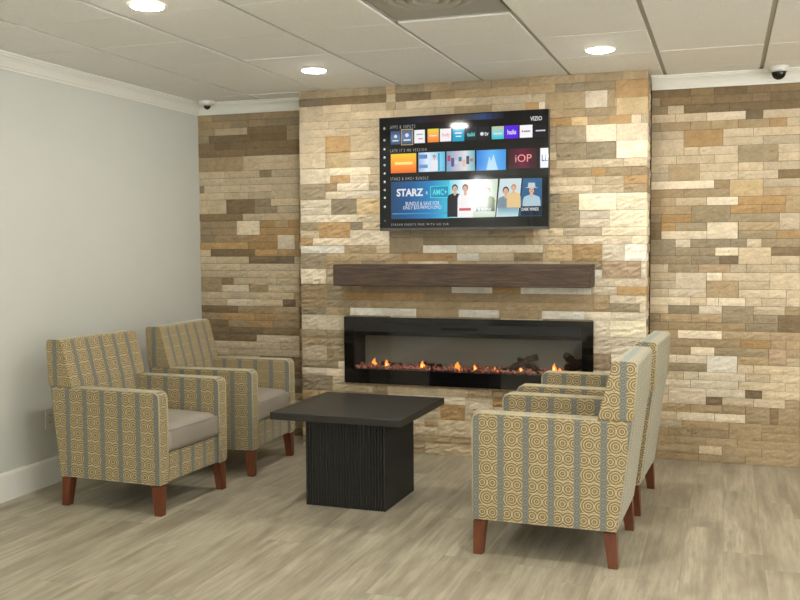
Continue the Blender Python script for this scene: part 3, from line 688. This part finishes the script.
class Screen(MB):
    """flat picture elements on the panel; positions are fractions of the panel (0..1 from the left and from the top)"""
    def __init__(s): super().__init__(); s.mats = []; s.layer = 0
    def P(s, a, v, lay=None): return (-TW/2+a*TW, -.0012-.00006*(s.layer if lay is None else lay), TH*(1-v))
    def use(s, m):
        if m not in s.mats: s.mats.append(m)
        s.mi = s.mats.index(m)
    def poly(s, pts, m, lay=None):
        s.use(m); f = s.face([s.P(a, v, lay) for a, v in pts])
        f.normal_update()
        if f.normal.y > 0: f.normal_flip()
    def rect(s, a0, v0, a1, v1, m, lay=1): s.poly([(a0, v0), (a1, v0), (a1, v1), (a0, v1)], m, lay)
    def grad(s, a0, v0, a1, v1, cols, lay=1, vert=True, n=10, k=1.0):
        for i in range(n):
            q = (i+.5)/n*(len(cols)-1); j = min(int(q), len(cols)-2); f = q-j
            c = tuple(int(cols[j][x]*(1-f)+cols[j+1][x]*f) for x in range(3))
            if vert: s.rect(a0, v0+(v1-v0)*i/n, a1, v0+(v1-v0)*(i+1)/n, scr(*c, k), lay)
            else: s.rect(a0+(a1-a0)*i/n, v0, a0+(a1-a0)*(i+1)/n, v1, scr(*c, k), lay)
    def disc(s, a, v, ra, rv, m, lay=2, n=16): s.poly([(a+ra*math.cos(2*PI*i/n), v+rv*math.sin(2*PI*i/n)) for i in range(n)], m, lay)
    def text(s, txt, a, v, width, height, m, lay=3, bold=0.0, spacing=1.0):
        """one line of lettering, left/baseline box from (a, v-height) to (a+width, v)"""
        cu = bpy.data.curves.new('lettering', 'FONT'); cu.body = txt; cu.size = 1; cu.offset = bold; cu.resolution_u = 3; cu.space_character = spacing
        ob = bpy.data.objects.new('lettering', cu); COL.objects.link(ob)
        bpy.context.view_layer.update()
        me = bpy.data.meshes.new_from_object(ob.evaluated_get(bpy.context.evaluated_depsgraph_get()))
        xs = [w.co.x for w in me.vertices]; ys = [w.co.y for w in me.vertices]
        if xs:
            x0, x1, y0, y1 = min(xs), max(xs), min(ys), max(ys); s.use(m); vs = []
            for w in me.vertices: vs.append(s.bm.verts.new(s.P(a+(w.co.x-x0)/(x1-x0)*width, v-(w.co.y-y0)/(y1-y0)*height, lay)))
            for p in me.polygons:
                f = s.bm.faces.new([vs[i] for i in p.vertices]); f.material_index = s.mi; f.normal_update()
                if f.normal.y > 0: f.normal_flip()
        bpy.data.objects.remove(ob); bpy.data.meshes.remove(me); bpy.data.curves.remove(cu)

def Z(zx, zy):                                        # panel layout grid 714 x 476, rows measured from the slanted top edge
    a = (zx-38)/714; top = 72-32*a; return a, (zy-top)/(548-top)
S = Screen()
S.rect(.004, .006, .996, .975, scr(20, 21, 24, .35), 0)
white = scr(235, 238, 240, .9); grey = scr(190, 192, 195, .8)
def R(x0, y0, x1, y1): a0, v0 = Z(x0, y0); a1, v1 = Z(x1, y1); v0b = Z(x1, y0)[1]; return a0, v0, a1, v1
def zr(x0, y0, x1, y1, m, lay=1): S.rect(*R(x0, y0, x1, y1), m, lay)
def zg(x0, y0, x1, y1, cols, lay=1, vert=True, n=10, k=1.0): S.grad(*R(x0, y0, x1, y1), cols, lay, vert, n, k)
def zt(txt, x0, y0, x1, y1, m, lay=3, bold=0.0, spacing=1.0): a0, v0, a1, v1 = R(x0, y0, x1, y1); S.text(txt, a0, v1, a1-a0, v1-v0, m, lay, bold, spacing)
def zd(x, y, r, m, lay=2): a, v = Z(x, y); S.disc(a, v, r/714, r/476, m, lay)
zt('APPS & INPUTS', 88, 105, 198, 114, grey, 3, 0, 1.5); zt('VIZIO', 678, 73, 725, 89, white, 3, .02)
zg(135, 73, 570, 79, [(20, 22, 34), (40, 46, 70), (60, 30, 36), (70, 66, 50), (60, 90, 150), (30, 36, 48)], 1, False, 18, .6)
# left column of small icons
for i, y in enumerate((115, 165, 203, 237, 270, 305, 340, 375, 408, 445, 505)):
    zd(62, y, 4.5 if i != 10 else 3, white if 0 < i < 10 else grey)
    if i % 3 == 0: zr(58, y+2, 66, y+6, grey, 2)
    if i % 3 == 1: zd(62, y, 2.2, scr(20, 21, 24, .35), 3)
# row of app tiles
zg(90, 128, 133, 183, [(58, 78, 116), (92, 124, 166), (66, 84, 112)]); zd(112, 150, 7, white); zr(98, 166, 125, 170, white, 2)
zr(136, 120, 189, 186, scr(196, 170, 110)); zg(139, 123, 186, 183, [(86, 98, 124), (96, 130, 176), (70, 84, 108)], 2); zd(162, 145, 8, white, 3); zr(147, 163, 178, 168, white, 3)
zr(194, 124, 240, 178, scr(240, 242, 244)); zr(203, 140, 231, 144, grey, 2); zr(212, 158, 232, 163, scr(236, 150, 160), 2)
zg(252, 120, 300, 175, [(232, 220, 70), (250, 170, 90), (246, 130, 60)]); zr(260, 146, 292, 150, scr(255, 225, 190), 2)
zr(305, 120, 353, 172, scr(244, 240, 242)); zt('frndly', 314, 138, 346, 156, scr(232, 90, 130), 2)
zr(358, 118, 408, 172, scr(20, 160, 200)); zr(368, 136, 398, 141, scr(210, 240, 250), 2); zr(372, 150, 396, 154, scr(210, 240, 250), 2)
zr(413, 115, 460, 168, scr(30, 44, 62, .8)); zt('tubi', 420, 136, 452, 152, scr(110, 225, 210), 2, .02)
zr(468, 113, 515, 168, scr(34, 36, 42, .8)); zd(482, 143, 7.5, white); zt('tv', 492, 135, 509, 151, white, 2, .02)
zg(522, 113, 572, 165, [(206, 198, 160), (130, 214, 220), (60, 196, 206)]); zr(530, 140, 564, 145, white, 2)
zr(575, 110, 631, 163, scr(92, 30, 226)); zt('hulu', 586, 127, 621, 146, white, 2, .03)
zr(636, 109, 687, 160, scr(246, 246, 248)); zd(647, 134, 3.5, scr(220, 60, 70)); zr(652, 132, 678, 136, scr(110, 100, 110), 2)
zr(694, 108, 742, 158, scr(30, 26, 36, .7)); zr(700, 130, 738, 134, scr(220, 214, 230), 2)
# row of show tiles
zt("LATE IT'S MR VERSION", 88, 204, 247, 212, grey, 3, 0, 1.5)
zg(90, 224, 202, 302, [(250, 206, 60), (250, 170, 60), (246, 112, 50)]); zr(108, 258, 186, 268, scr(255, 224, 140), 2)
zg(212, 219, 326, 298, [(150, 186, 226), (226, 238, 248), (180, 216, 240), (96, 190, 226)], 1, False, 14)
zr(214, 228, 250, 244, scr(96, 138, 196), 2); zr(214, 270, 252, 284, scr(110, 150, 206), 2)
def person(x, y, s, suit, skin, hair, lay=3, hat=None, bottom=None):
    """a small picture of somebody, cut off at the lower edge: shoulders, neck, face, hair; (x, y) is the middle of the face"""
    bt = (bottom-y)/s if bottom else 1.9
    def p(pts, m, l): S.poly([Z(x+a*s, y+c*s) for a, c in pts], m, l)
    def el(cx, cy, rx, ry, m, l): p([(cx+rx*math.cos(k*PI/8), cy+ry*math.sin(k*PI/8)) for k in range(16)], m, l)
    p([(-.36, bt), (-.35, .45), (-.30, .30), (-.10, .22), (.10, .22), (.30, .30), (.35, .45), (.36, bt)], suit, lay)
    p([(-.055, .10), (.055, .10), (.07, .26), (0, .34), (-.07, .26)], skin, lay+1)
    el(0, -.03, .135, .17, hair, lay+1); el(0, .02, .105, .145, skin, lay+2)
    el(-.045, 0, .018, .012, hair, lay+3); el(.045, 0, .018, .012, hair, lay+3); el(0, .085, .035, .010, hair, lay+3)
    if hat: p([(-.27, -.07), (-.15, -.11), (-.13, -.29), (.13, -.29), (.15, -.11), (.27, -.07)], hat, lay+4)
skin = scr(222, 176, 150); dark = scr(26, 30, 42, .8)
person(280, 238, 44, scr(232, 232, 238), skin, scr(60, 40, 40), 3, None, 296); zr(296, 222, 304, 296, scr(40, 160, 210), 2)
zg(333, 215, 452, 297, [(120, 160, 200), (190, 190, 205), (226, 226, 230), (110, 180, 190)], 1, False, 14)
for i, c in enumerate(((180, 70, 90), (90, 80, 140), (210, 210, 220), (60, 130, 150), (230, 190, 160), (80, 90, 120), (200, 110, 120))):
    zr(336+i*16, 232+(i*37) % 26, 349+i*16, 256+(i*23) % 34, scr(*c), 2)
zg(459, 212, 580, 295, [(60, 130, 220), (110, 190, 246), (70, 150, 230)], 1, False, 12)
S.poly([Z(500, 295), Z(512, 236), Z(519, 258), Z(530, 228), Z(540, 268), Z(548, 295)], scr(190, 226, 250), 2)
zg(590, 208, 705, 288, [(60, 18, 36), (120, 24, 66), (56, 16, 34)], 1, False, 12, .8); zt('iOP', 618, 232, 684, 262, scr(250, 170, 160), 2)
zr(718, 206, 750, 288, scr(238, 242, 246)); zt('LE', 724, 234, 748, 260, scr(40, 100, 150), 2, .02)
# big banner
zt('STARZ & AMC+ BUNDLE', 88, 323, 254, 332, grey, 3, 0, 1.5)
zg(90, 341, 345, 497, [(32, 70, 108), (30, 92, 148), (36, 130, 190), (70, 196, 222)], 1, False, 22)
zg(345, 336, 455, 495, [(120, 214, 232), (238, 246, 250), (250, 246, 246)], 1, False, 14)
zt('STARZ', 115, 371, 232, 402, white, 3, .035); zt('&', 243, 382, 252, 394, white)
zr(262, 360, 342, 410, scr(90, 214, 226), 2); zr(265, 363, 339, 407, scr(30, 140, 180), 3); zt('AMC+', 272, 374, 334, 398, scr(100, 224, 236), 4, .02)
zt('BUNDLE & SAVE FOR', 155, 426, 302, 441, white); zt('ONLY $10.99/MO/12MO', 143, 444, 310, 459, white)
zr(96, 474, 345, 477, scr(70, 150, 200), 2)
person(368, 372, 92, dark, skin, scr(40, 34, 34), 3, None, 492); person(412, 372, 92, scr(244, 240, 240), skin, scr(120, 90, 66), 8, None, 492)
zr(386, 455, 436, 466, scr(200, 90, 96), 14)
S.poly([Z(452, 335), Z(548, 333), Z(536, 494), Z(444, 495)], scr(206, 220, 200), 2); zg(456, 430, 534, 470, [(120, 134, 90), (70, 84, 60)], 3); person(505, 385, 86, scr(122, 134, 92), skin, scr(110, 90, 60), 4, None, 432)
zt('SURVIVE', 464, 456, 520, 470, white, 11); 
S.poly([Z(556, 333), Z(644, 332), Z(630, 492), Z(540, 494)], scr(206, 222, 226), 2); person(580, 385, 96, scr(120, 140, 150), skin, scr(54, 44, 40), 4, None, 456); person(612, 372, 80, scr(228, 196, 140), skin, scr(196, 128, 56), 9, None, 456); zg(548, 455, 630, 490, [(120, 160, 176), (190, 220, 226)], 14)
S.poly([Z(650, 332), Z(726, 331), Z(724, 492), Z(634, 492)], scr(52, 100, 142), 2); person(684, 380, 100, scr(176, 202, 212), skin, dark, 4, scr(196, 206, 210), 452); zr(640, 450, 724, 490, scr(26, 40, 58, .8), 12); zt('DARK WINDS', 644, 456, 712, 469, white, 13, .02)
zt("STREAM EVENTS FREE WITH NO SUB", 90, 518, 340, 526, grey, 3, 0, 1.5)
S.build('screen', S.mats, tv)

# ------------------------------------------------------------------ coffee table
t = empty('coffee_table', (2.008, -1.582, 0), math.radians(-1.0), 'square black coffee table on a fluted box base in front of the fireplace', 'table')
b = MB(); TZ = .563; s2 = .400
b.box(-s2, s2, -s2, s2, TZ-.042, TZ, .003, 2); b.build('tabletop', M_black, t)
b = MB(); hw = .250; b.box(-hw+.0135, hw-.0135, -hw+.0135, hw-.0135, 0, TZ-.042)
nr = 28; w = 2*hw/nr
pts = []
def flute(a): return .0125*abs(math.sin(a*PI))**.45
per = []
N = nr*8
for side in range(4):
    for i in range(N):
        f = i/N; off = flute(f*nr); u = -hw+2*hw*f
        per.append({0: (u, -hw-off+.0125), 1: (hw+off-.0125, u), 2: (-u, hw+off-.0125), 3: (-hw-off+.0125, -u)}[side])
A = [b.bm.verts.new((x, y, .001)) for x, y in per]; B = [b.bm.verts.new((x, y, TZ-.042)) for x, y in per]
n = len(per)
for i in range(n): b.bm.faces.new((A[i], A[(i+1) % n], B[(i+1) % n], B[i]))
b.build('fluted_base', M_black, t)

# ------------------------------------------------------------------ armchairs
HWD = .345          # half width
AH = .70            # arm height
AT = .083           # arm thickness
ZB = .175           # underside of the frame
def arc(cx, cz, r, a0, a1, n=5): return [(cx+r*math.cos(math.radians(a0+(a1-a0)*i/n)), cz+r*math.sin(math.radians(a0+(a1-a0)*i/n))) for i in range(n+1)]
def make_armchair(label):
    t = empty('armchair', (0, 0, 0), 0, label, 'armchair', 'striped armchairs round the coffee table')
    for s in (-1, 1):
        y0, y1 = sorted((s*HWD, s*(HWD-AT)))
        side = [(-.345, ZB), (.350, ZB)]+arc(.350-.035, AH-.035, .035, 0, 90, 4)+[(-.30, AH), (-.412, AH)]
        b = MB(); b.prism(side, y0, y1, 'xz', .012, 3); a = b.build('arm', M_fab, t, True, False, (.053, .02))
        p = MB(); yo = s*(HWD-.0035); loop = [(.3505, yo, ZB+.012)]+[(x, yo, z) for x, z in arc(.350-.037, AH-.037, .037, 0, 90, 4)]+[(-.25, yo, AH-.001)]
        p.tube(loop, .0042, 6)
        p.build('piping', M_pipe, a); p = MB()
        yi_ = s*(HWD-AT+.0035); loop = [(.3505, yi_, ZB+.012)]+[(x, yi_, z) for x, z in arc(.350-.037, AH-.037, .037, 0, 90, 4)]+[(-.25, yi_, AH-.001)]
        p.tube(loop, .0042, 6)
        p.build('piping', M_pipe, a)
    # back: full width above the arms, between the arms below
    b = MB()
    up = [(-.252, AH+.001), (-.414, AH+.001), (-.432, .955)]+arc(-.412, .955, .020, 180, 90, 3)+arc(-.345, .950, .028, 90, 10, 4)
    b.prism(up[::-1], -HWD, HWD, 'xz', .016, 3)
    lo = [(-.346, ZB+.002), (-.413, AH+.004), (-.254, AH+.004), (-.205, .42), (-.205, ZB+.002)]
    b.prism(lo, -(HWD-AT)-.0, (HWD-AT)+.0, 'xz', .004, 2)
    bk = b.build('backrest', M_fab, t, True, False, (.016, .02))
    for s in (-1, 1):
        yo = s*(HWD-.006)
        p = MB(); p.tube([(-.418, yo, AH+.01), (-.430, yo, .945), (-.418, yo, .969), (-.350, yo, .973)], .004, 6)
        p.build('piping', M_pipe, bk)
    # front rail and deck
    b = MB(); b.box(-.20, .338, -(HWD-AT)+.0005, (HWD-AT)-.0005, ZB+.003, .345, .010, 3); b.build('front_rail', M_fab, t, True, False, (.01, .02))
    b = MB(); b.box(-.31, .30, -HWD+.04, HWD-.04, ZB+.002, ZB+.012); b.build('dust_cover', M_dust, t)
    # seat cushion, crowned
    b = MB(); nx, ny = 14, 14; hx0, hx1, hy = -.215, .352, HWD-AT-.001
    def prof_pt(i, j):
        u = i/nx*2-1; w = j/ny*2-1
        cx = max(0, abs(u)-.86)/.14; cy = max(0, abs(w)-.86)/.14
        e = min(1, math.hypot(cx, cy)); drop = .034*(1-math.sqrt(max(0, 1-e*e)))
        crown = .026*(1-u*u)*(1-w*w)
        return (hx0+(hx1-hx0)*(u+1)/2, hy*w, .494+crown-drop)
    G = [[b.bm.verts.new(prof_pt(i, j)) for j in range(ny+1)] for i in range(nx+1)]
    for i in range(nx):
        for j in range(ny): b.bm.faces.new((G[i][j], G[i+1][j], G[i+1][j+1], G[i][j+1])).smooth = True
    rim = [G[i][0] for i in range(nx+1)]+[G[nx][j] for j in range(1, ny+1)]+[G[i][ny] for i in range(nx-1, -1, -1)]+[G[0][j] for j in range(ny-1, 0, -1)]
    prev = rim
    for z, g in ((.45, .0), (.38, .002), (.352, -.006)):
        cur = []
        for vv in rim:
            x, y = vv.co.x, vv.co.y
            if x > hx1-.08: x += g*(1 if x > hx1-.002 else .5)
            cur.append(b.bm.verts.new((x, y, z)))
        for i in range(len(rim)): b.bm.faces.new((prev[i], cur[i], cur[(i+1) % len(rim)], prev[(i+1) % len(rim)])).smooth = True
        prev = cur
    b.bm.faces.new(prev)
    bmesh.ops.recalc_face_normals(b.bm, faces=b.bm.faces[:])
    cu = b.build('seat_cushion', M_vinyl, t)
    p = MB(); p.tube([(hx1+.001, y, .475) for y in [(-hy+.012)+(2*hy-.024)*i/8 for i in range(9)]], .0028, 6); p.build('seam', M_vinyl, cu)
    # legs
    for sx in (1, -1):
        for s in (-1, 1):
            b = MB()
            if sx > 0: top = (.285, .346); bot = (.302, .348)
            else: top = (-.342, -.281); bot = (-.352, -.306)
            def yy(a, c): return sorted((s*a, s*c))
            ty = yy(.278, .340); by = yy(.292, .338)
            b.taper((top[0], top[1], ty[0], ty[1], ZB-.004), (bot[0], bot[1], by[0], by[1], 0), .003)
            b.build('leg', M_leg, t)
    return t
def children(o): return [c for c in bpy.data.objects if c.parent == o]
def copy_tree(o, parent=None):
    c = o.copy(); COL.objects.link(c)
    if parent is not None: c.parent = parent
    for ch in children(o): copy_tree(ch, c)
    return c
first = make_armchair('striped armchair nearest the viewer on the left, its back to the pale wall')
spots = [(.757, -1.955, -3.0, None),
         (.792, -1.003, 2.0, 'striped armchair in the left corner by the stone wall, behind the nearer left one'),
         (3.264, -2.060, 178.5, 'striped armchair nearest the viewer on the right, turned side-on towards the table'),
         (3.300, -1.135, 177.0, 'striped armchair mostly hidden behind the nearer right one, close to the fireplace')]
protos = [first]+[copy_tree(first) for _ in range(3)]
for o, (x, y, a, lab) in zip(protos, spots):
    o.location = (x, y, 0); o.rotation_euler = (0, 0, math.radians(a))
    if lab: o['label'] = lab

# ------------------------------------------------------------------ daylight, camera
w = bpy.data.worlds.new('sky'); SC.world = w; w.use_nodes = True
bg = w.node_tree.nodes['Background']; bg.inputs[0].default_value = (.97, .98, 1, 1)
# sky boosted on the left side, added for the glare on the television
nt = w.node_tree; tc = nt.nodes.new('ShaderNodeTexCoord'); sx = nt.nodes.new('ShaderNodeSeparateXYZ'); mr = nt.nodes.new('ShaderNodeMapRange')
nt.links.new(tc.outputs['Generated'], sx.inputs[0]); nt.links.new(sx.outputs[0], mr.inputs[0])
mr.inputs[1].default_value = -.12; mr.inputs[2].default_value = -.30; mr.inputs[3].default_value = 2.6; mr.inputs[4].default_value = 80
# below the horizon: added upward glow through the windows to lift the ceiling
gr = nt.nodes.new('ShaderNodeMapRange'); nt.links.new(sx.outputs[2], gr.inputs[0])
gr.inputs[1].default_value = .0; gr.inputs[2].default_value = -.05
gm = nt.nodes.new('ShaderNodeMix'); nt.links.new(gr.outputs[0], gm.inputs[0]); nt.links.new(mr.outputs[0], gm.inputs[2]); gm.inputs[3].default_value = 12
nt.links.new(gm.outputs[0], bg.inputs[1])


cam = bpy.data.cameras.new('camera'); co = bpy.data.objects.new('camera', cam); COL.objects.link(co)
cam.sensor_width = 36; cam.sensor_fit = 'HORIZONTAL'; cam.lens = 951.82/800*36; cam.clip_start = .05
yaw, pit, rol = map(math.radians, (18.8673, 3.391, -.3422))
fwd = Vector((-math.sin(yaw)*math.cos(pit), math.cos(yaw)*math.cos(pit), -math.sin(pit)))
rt = Vector((math.cos(yaw), math.sin(yaw), 0)); up = rt.cross(fwd)
r2 = rt*math.cos(rol)+up*math.sin(rol); u2 = up*math.cos(rol)-rt*math.sin(rol)
Mx = Matrix((r2, u2, -fwd)).transposed().to_4x4(); Mx.translation = Vector((4.0604, -6.8493, 1.5232))
co.matrix_world = Mx
SC.camera = co
vs = SC.view_settings; vs.view_transform = 'Standard'; vs.look = 'None'; vs.exposure = 0; vs.gamma = 1; vs.use_curve_mapping = False
